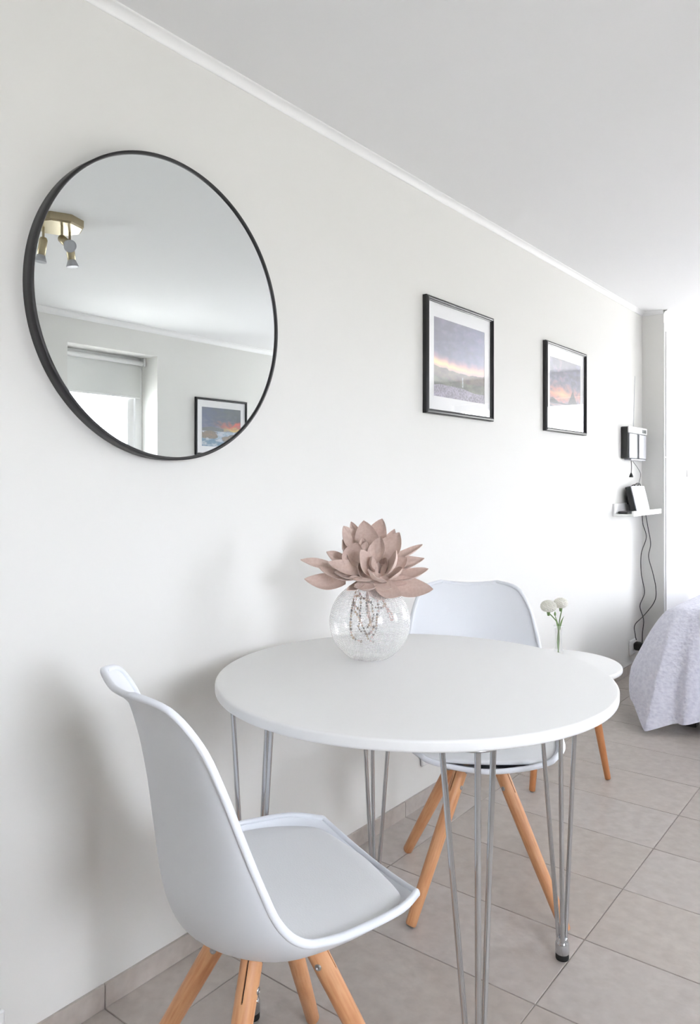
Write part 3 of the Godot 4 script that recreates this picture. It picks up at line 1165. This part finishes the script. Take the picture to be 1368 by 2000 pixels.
func petal(parent: Node, a: Vector3, b: Vector3, w: float, lift: float) -> void:
	var along := (b - a)
	var L := along.length()
	var T := along / L
	# the face of a petal looks up and away from the heart of the flower
	var n := (Vector3(0, 0.75, 0.0) + Vector3(a.x + b.x, 0, a.z + b.z) * -1.2 + Vector3(0, 0, 0.62))
	n = (n - T * n.dot(T)).normalized()
	var h1 := fposmod(sin(b.x * 913.0 + b.y * 471.0) * 43758.5, 1.0)
	var h2 := fposmod(sin(b.y * 727.0 + a.x * 311.0) * 23421.6, 1.0)
	n = n.rotated(T, (h1 - 0.5) * 0.8)
	var s := T.cross(n).normalized()
	var curl := 0.4 + 1.3 * h2
	var rows_a := []
	var rows_b := []
	var nr := 14
	var nc := 8
	for i in nr + 1:
		var t := float(i) / nr
		var c := a.lerp(b, t) - n * lift * sin(PI * t) * 0.55 + n * lift * curl * pow(t, 4.0) + s * w * (h1 - 0.5) * 0.35 * t * t
		var hw := 0.5 * w * 1.18 * pow(sin(PI * pow(t * 0.985 + 0.015, 0.85)), 0.72) if t < 1.0 else 0.0
		hw = maxf(hw, 0.0006)
		var ra := PackedVector3Array()
		var rb := PackedVector3Array()
		for j in nc + 1:
			var u := -1.0 + 2.0 * j / nc
			var cup := n * (hw * (0.25 + 0.4 * h2) * u * u + 0.0011 * sin(u * 7.0 + t * 9.0 + h1 * 6.0))
			var p := c + s * u * hw + cup
			ra.append(p + n * 0.0006)
			rb.append(p - n * 0.0006)
		rows_a.append(ra)
		rows_b.append(rb)
	var st := new_st()
	grid(st, rows_a, false, 0)
	grid(st, rows_b, true, 1)
	for i in nr:
		st.set_smooth_group(2)
		quad(st, rows_a[i][0], rows_a[i + 1][0], rows_b[i + 1][0], rows_b[i][0])
		quad(st, rows_a[i][nc], rows_b[i][nc], rows_b[i + 1][nc], rows_a[i + 1][nc])
	obj("petal", st, M.petal_fabric, parent)

# ---------------------------------------------------------------- carnations in the bud vase
func carnations() -> void:
	var at := ST + Vector3(0.012, 0.45, 0.0)
	var v := thing("bud_vase", "slim clear glass bud vase holding carnations on the side table", "vase", at)
	var st := new_st()
	var outer := [Vector2(0, 0.0), Vector2(0.034, 0.0), Vector2(0.036, 0.003), Vector2(0.032, 0.012), Vector2(0.022, 0.03), Vector2(0.0155, 0.055), Vector2(0.0135, 0.085), Vector2(0.0135, 0.12), Vector2(0.0155, 0.138), Vector2(0.0185, 0.147)]
	var inner := [Vector2(0.0172, 0.1475), Vector2(0.0138, 0.136), Vector2(0.0118, 0.12), Vector2(0.0118, 0.085), Vector2(0.0135, 0.055), Vector2(0.019, 0.03), Vector2(0.024, 0.016), Vector2(0.02, 0.010), Vector2(0, 0.009)]
	lathe(st, outer + inner, 36)
	obj("glass_body", st, M.vase_glass, v)
	var yaw := deg_to_rad(37.93)
	# bloom centre in the flower's own frame: x to the right, z towards the table
	var specs := [
		[Vector3(-0.042, 0.222, 0.01), 0.033, "cream carnation with the larger bloom, on the left in the bud vase"],
		[Vector3(0.012, 0.231, -0.012), 0.029, "cream carnation with the paler bloom, on the right in the bud vase"]]
	for i in 2:
		var sp = specs[i]
		var f := thing("carnation", sp[2], "flower", at, yaw, "carnations in the bud vase")
		var c: Vector3 = sp[0]
		st = new_st()
		var low := Vector3(0.004 - 0.008 * i, 0.016, 0.003 - 0.006 * i)
		tube(st, spline([low, Vector3(-0.004 + 0.006 * i, 0.08, 0.0), Vector3(-0.002 + 0.004 * i, 0.15, 0.0), c + Vector3(0.004, -0.026, 0)], 6), 0.0024, 0.0022, 8)
		obj("stem", st, M.stem_green, f)
		st = new_st()
		var r: float = sp[1]
		lathe(st, [Vector2(0.0, -r * 1.1), Vector2(0.005, -r * 1.05), Vector2(0.0075, -r * 0.6), Vector2(0.008, -r * 0.2), Vector2(0, -r * 0.1)], 12, Transform3D(Basis(), c))
		obj("calyx", st, M.stem_green, f)
		# ruffled bloom
		st = new_st()
		var rowsb := []
		for a in 31:
			var ph := lerpf(-PI / 2, PI / 2, a / 30.0)
			var row := PackedVector3Array()
			for b in 72:
				var th := TAU * b / 72
				var ruf := absf(sin(th * 9.0 + 2.6 * sin(ph * 5.0 + i) + i)) * 0.6 + absf(sin(th * 5.0 - ph * 9.0)) * 0.4
				var rr := r * (0.80 + 0.20 * ruf) * (1.0 if ph > 0 else lerpf(1.0, 0.75, -ph / (PI / 2)))
				if a == 0 or a == 30:
					rr = r * 0.8
				row.append(c + Vector3(cos(ph) * cos(th), sin(ph) * 0.82, cos(ph) * sin(th)) * rr)
			row.append(row[0])
			rowsb.append(row)
		grid(st, rowsb, false, 0)
		obj("bloom", st, M.carnation_white, f)
		st = new_st()
		# a narrow leaf beside the stem
		var lf := []
		for k in 7:
			var t := k / 6.0
			var b := Vector3(-0.004 + 0.008 * i + (0.016 if i == 1 else -0.012) * t * t, 0.13 + 0.055 * t, 0.006)
			var hw := 0.0035 * sin(PI * (0.12 + 0.86 * t))
			lf.append(PackedVector3Array([b + Vector3(-hw, 0, 0), b + Vector3(0, 0, -0.0012), b + Vector3(hw, 0, 0)]))
		grid(st, lf, false, 0)
		obj("leaf", st, M.stem_green, f)
	var bdn := thing("carnation_bud", "closed dark green carnation bud between the two blooms", "flower", at, yaw)
	st = new_st()
	tube(st, spline([Vector3(0.0, 0.018, -0.004), Vector3(0.0, 0.12, -0.004), Vector3(-0.012, 0.17, 0.012), Vector3(-0.018, 0.188, 0.016)], 5), 0.0016, 0.0014, 7)
	obj("stem", st, M.stem_green, bdn)
	st = new_st()
	lathe(st, [Vector2(0, -0.008), Vector2(0.004, -0.004), Vector2(0.0042, 0.004), Vector2(0.0, 0.012)], 10, Transform3D(Basis(), Vector3(-0.018, 0.194, 0.016)))
	obj("bud", st, M.stem_green, bdn)

# ---------------------------------------------------------------- things in the far corner
func corner_things() -> void:
	# wall unit with two light panels
	var c := Vector3(0.0, 1.39, -4.63)
	var t := thing("wall_unit", "black and silver wall-mounted electronic unit with small grey display above the ledge", "electronic device", c)
	var st := new_st()
	bx(0.0, 0.042, -0.09, 0.098, -0.172, 0.172, st, 0.004)
	obj("body", st, M.dark_plastic, t)
	st = new_st()
	bx(0.041, 0.05, 0.062, 0.100, -0.174, 0.174, st, 0.002)
	var hd := obj("top_strip", st, M.white_plastic, t)
	st = new_st()
	bx(0.0495, 0.0505, 0.068, 0.09, -0.15, -0.07, st)
	obj("display", st, M.display_grey, hd)
	for s in [-1.0, 1.0]:
		st = new_st()
		bx(0.041, 0.049, -0.088, 0.058, s * 0.022, s * 0.16, st, 0.003)
		obj("silver_panel", st, M.grey_plastic, t)
	st = new_st()
	bx(0.005, 0.045, -0.1, -0.09, -0.165, 0.12, st, 0.002)
	obj("bottom_rail", st, M.grey_plastic, t)
	st = new_st()
	tube(st, [Vector3(0.02, 0.098, 0.0), Vector3(0.015, 0.25, -0.03), Vector3(0.012, 0.42, -0.055)], 0.0018, 0.0012, 6)
	obj("antenna", st, M.grey_plastic, t)
	# picture ledge
	var l := thing("picture_ledge", "narrow white wall ledge in the far corner below the electronic unit", "shelf", Vector3(0, 0.965, -4.59))
	st = new_st()
	bx(0.0, 0.012, 0.0, 0.07, -0.272, 0.275, st, 0.0012)
	obj("back_rail", st, M.white_lacquer, l)
	st = new_st()
	bx(0.012, 0.108, 0.0, 0.012, -0.272, 0.275, st, 0.0012)
	obj("shelf_board", st, M.white_lacquer, l)
	st = new_st()
	bx(0.108, 0.12, 0.0, 0.03, -0.272, 0.275, st, 0.0012)
	obj("front_lip", st, M.white_lacquer, l)
	# router leaning back on the ledge
	var r := thing("router", "light grey router box leaning on the white ledge", "router", Vector3(0.085, 0.9855, -4.60))
	r.rotation.z = deg_to_rad(13)
	st = new_st()
	bx(-0.032, 0.0, 0.001, 0.155, -0.125, 0.125, st, 0.003)
	obj("housing", st, M.dark_plastic, r)
	st = new_st()
	bx(0.0, 0.006, 0.001, 0.155, -0.125, 0.125, st, 0.002)
	obj("front_cover", st, M.grey_plastic, r)
	st = new_st()
	bx(0.0055, 0.0065, 0.022, 0.03, -0.085, -0.045, st)
	obj("badge", st, M.white_plastic, r)
	st = new_st()
	bx(0.02, 0.075, 0.977, 0.992, -4.44, -4.345, st, 0.004)
	tag(obj("remote_control", st, M.dark_plastic), "small flat black gadget lying at the open end of the white ledge", "gadget")
	# cords
	cord("thin black cord hanging from the wall unit and ending in a small plug", [Vector3(0.03, 1.29, -4.555), Vector3(0.032, 1.25, -4.556), Vector3(0.03, 1.215, -4.556)], 0.0022, 0.012)
	cord("thin dark cord looping from the wall unit down behind the router", [Vector3(0.035, 1.285, -4.57), Vector3(0.045, 1.25, -4.62), Vector3(0.05, 1.21, -4.67), Vector3(0.045, 1.16, -4.66), Vector3(0.042, 1.142, -4.66)], 0.0014, 0.0)
	cord("black curled cable on top of the router", [Vector3(0.048, 1.136, -4.68), Vector3(0.05, 1.15, -4.655), Vector3(0.045, 1.153, -4.62), Vector3(0.04, 1.14, -4.59), Vector3(0.045, 1.135, -4.61), Vector3(0.05, 1.147, -4.64), Vector3(0.028, 1.138, -4.575), Vector3(0.02, 1.10, -4.54), Vector3(0.016, 1.06, -4.52), Vector3(0.018, 1.03, -4.535)], 0.003, 0.0)
	cord("dark cord hanging straight from the ledge to behind the bed", [Vector3(0.05, 0.963, -4.70), Vector3(0.052, 0.9, -4.715), Vector3(0.058, 0.82, -4.76), Vector3(0.04, 0.72, -4.72), Vector3(0.04, 0.60, -4.72), Vector3(0.05, 0.48, -4.75), Vector3(0.035, 0.40, -4.71), Vector3(0.045, 0.31, -4.75), Vector3(0.04, 0.22, -4.74), Vector3(0.04, 0.1, -4.74)], 0.0026, 0.0)
	cord("dark cord bowing outward from the ledge to the wall socket plug", [Vector3(0.06, 0.963, -4.74), Vector3(0.065, 0.88, -4.77), Vector3(0.075, 0.78, -4.79), Vector3(0.072, 0.70, -4.76), Vector3(0.085, 0.60, -4.80), Vector3(0.095, 0.50, -4.83), Vector3(0.09, 0.42, -4.82), Vector3(0.05, 0.34, -4.74), Vector3(0.02, 0.29, -4.66), Vector3(0.022, 0.23, -4.66), Vector3(0.03, 0.2, -4.655)], 0.0026, 0.0)
	socket("white double wall socket with black plugs near the bed", Vector3(0, 0.155, -4.66), 0.11, 0.09, true)
	socket("white wall socket low on the wall behind the far chair", Vector3(0, 0.185, -2.31), 0.085, 0.085, false)
	socket("white wall socket low on the wall beside the foreground chair", Vector3(0, 0.085, -0.70), 0.085, 0.085, false)
	# built-in cupboard doors on the far part of the left wall
	var w := thing("built_in_cupboard", "white built-in cupboard with upper and lower doors beyond the corner", "cupboard", Vector3(XJ + 0.001, 0, -5.3))
	st = new_st()
	bx(0.0, 0.003, 0.06, 2.15, -0.62, 0.4295, st)
	obj("carcass_face", st, M.trim_paint, w)
	st = new_st()
	bx(0.003, 0.012, 1.3185, 2.10, -0.60, 0.41, st, 0.0015)
	var up := obj("upper_door", st, M.trim_paint, w)
	st = new_st()
	bx(0.012, 0.0145, 1.80, 1.815, -0.53, 0.075, st, 0.001)
	bx(0.012, 0.0145, 1.40, 1.415, -0.53, 0.075, st, 0.001)
	bx(0.012, 0.0145, 1.415, 1.80, 0.06, 0.075, st, 0.001)
	bx(0.012, 0.0145, 1.415, 1.80, -0.53, -0.515, st, 0.001)
	obj("panel_moulding", st, M.trim_paint, up)
	st = new_st()
	bx(0.003, 0.012, 0.08, 1.3125, -0.60, 0.41, st, 0.0015)
	var lo := obj("lower_door", st, M.trim_paint, w)
	st = new_st()
	bx(0.012, 0.015, 1.195, 1.24, -0.082, -0.066, st, 0.001)
	obj("lock_plate", st, M.steel, lo)

func cord(label: String, pts: Array, r: float, plug: float) -> void:
	var t := thing("hanging_cable", label, "cord")
	var st := new_st()
	tube(st, spline(pts, 8), r, r, 8)
	obj("cable", st, M.cable_black, t)
	if plug > 0:
		var e: Vector3 = pts[pts.size() - 1]
		st = new_st()
		lathe(st, [Vector2(0, -0.026), Vector2(plug, -0.026), Vector2(plug, -0.02), Vector2(plug * 0.35, 0.0), Vector2(0, 0.002)], 12, Transform3D(Basis(), e))
		obj("plug", st, M.dark_plastic, t)

func socket(label: String, at: Vector3, w: float, h: float, plugs: bool) -> void:
	var t := thing("wall_socket", label, "socket", at)
	var st := new_st()
	bx(0, 0.012, -h / 2, h / 2, -w / 2, w / 2, st, 0.004)
	obj("plate", st, M.white_plastic, t)
	st = new_st()
	lathe(st, [Vector2(0.023, 0.0), Vector2(0.023, 0.0135), Vector2(0.020, 0.0135), Vector2(0.019, 0.0125), Vector2(0, 0.0125)], 28, Transform3D(Basis(Vector3.BACK, -PI / 2), Vector3.ZERO))
	obj("outlet_ring", st, M.white_plastic, t)
	if plugs:
		st = new_st()
		box(st, Vector3(0.045, 0.006, -0.012), Vector3(0.06, 0.05, 0.042), 0.008)
		tag(mesh_node("power_adapter", finish(st), M.dark_plastic, self, Transform3D(Basis(), at + Vector3(0, 0, 0))), "black plug-in power adapter in the socket by the bed", "adapter")

# ---------------------------------------------------------------- ceiling spotlight, seen in the mirror
func ceiling_lamp() -> void:
	var t := thing("ceiling_spotlight", "brass ceiling light with small adjustable spots, seen in the mirror", "lamp", Vector3(1.42, HC, -1.67))
	var st := new_st()
	lathe(st, [Vector2(0, -0.034), Vector2(0.096, -0.034), Vector2(0.104, -0.028), Vector2(0.104, 0.0), Vector2(0, 0.0)], 8, Transform3D.IDENTITY, -1)
	obj("ceiling_plate", st, M.brass, t)
	for k in 3:
		var d: Vector3 = [Vector3(0.1, 0, -0.95), Vector3(-0.7, 0, 0.1), Vector3(0.5, 0, 0.7)][k]
		var j := d * 0.062 + Vector3.DOWN * 0.032
		var aim: Vector3 = [Vector3(-0.05, -1, -0.12), Vector3(-0.8, -0.5, 0.1), Vector3(0.1, -1, 0.1)][k].normalized()
		var h := j + Vector3.DOWN * 0.055
		st = new_st()
		tube(st, [j + Vector3.UP * 0.005, h], 0.005, 0.005, 10)
		var arm := obj("spot_arm", st, M.brass, t)
		var x := aim.cross(Vector3.RIGHT if absf(aim.x) < 0.8 else Vector3.UP).normalized()
		var b := Basis(x, -aim, x.cross(-aim))
		st = new_st()
		lathe(st, [Vector2(0, -0.062), Vector2(0.0165, -0.062), Vector2(0.0165, 0.0), Vector2(0.012, 0.01), Vector2(0, 0.012)], 20, Transform3D(b, h))
		obj("lamp_holder", st, M.brass, arm)
		st = new_st()
		lathe(st, [Vector2(0, -0.088), Vector2(0.018, -0.088), Vector2(0.025, -0.09), Vector2(0.0255, -0.088), Vector2(0.016, -0.062), Vector2(0, -0.06)], 24, Transform3D(b, h))
		obj("bulb_reflector", st, M.grey_plastic, arm)
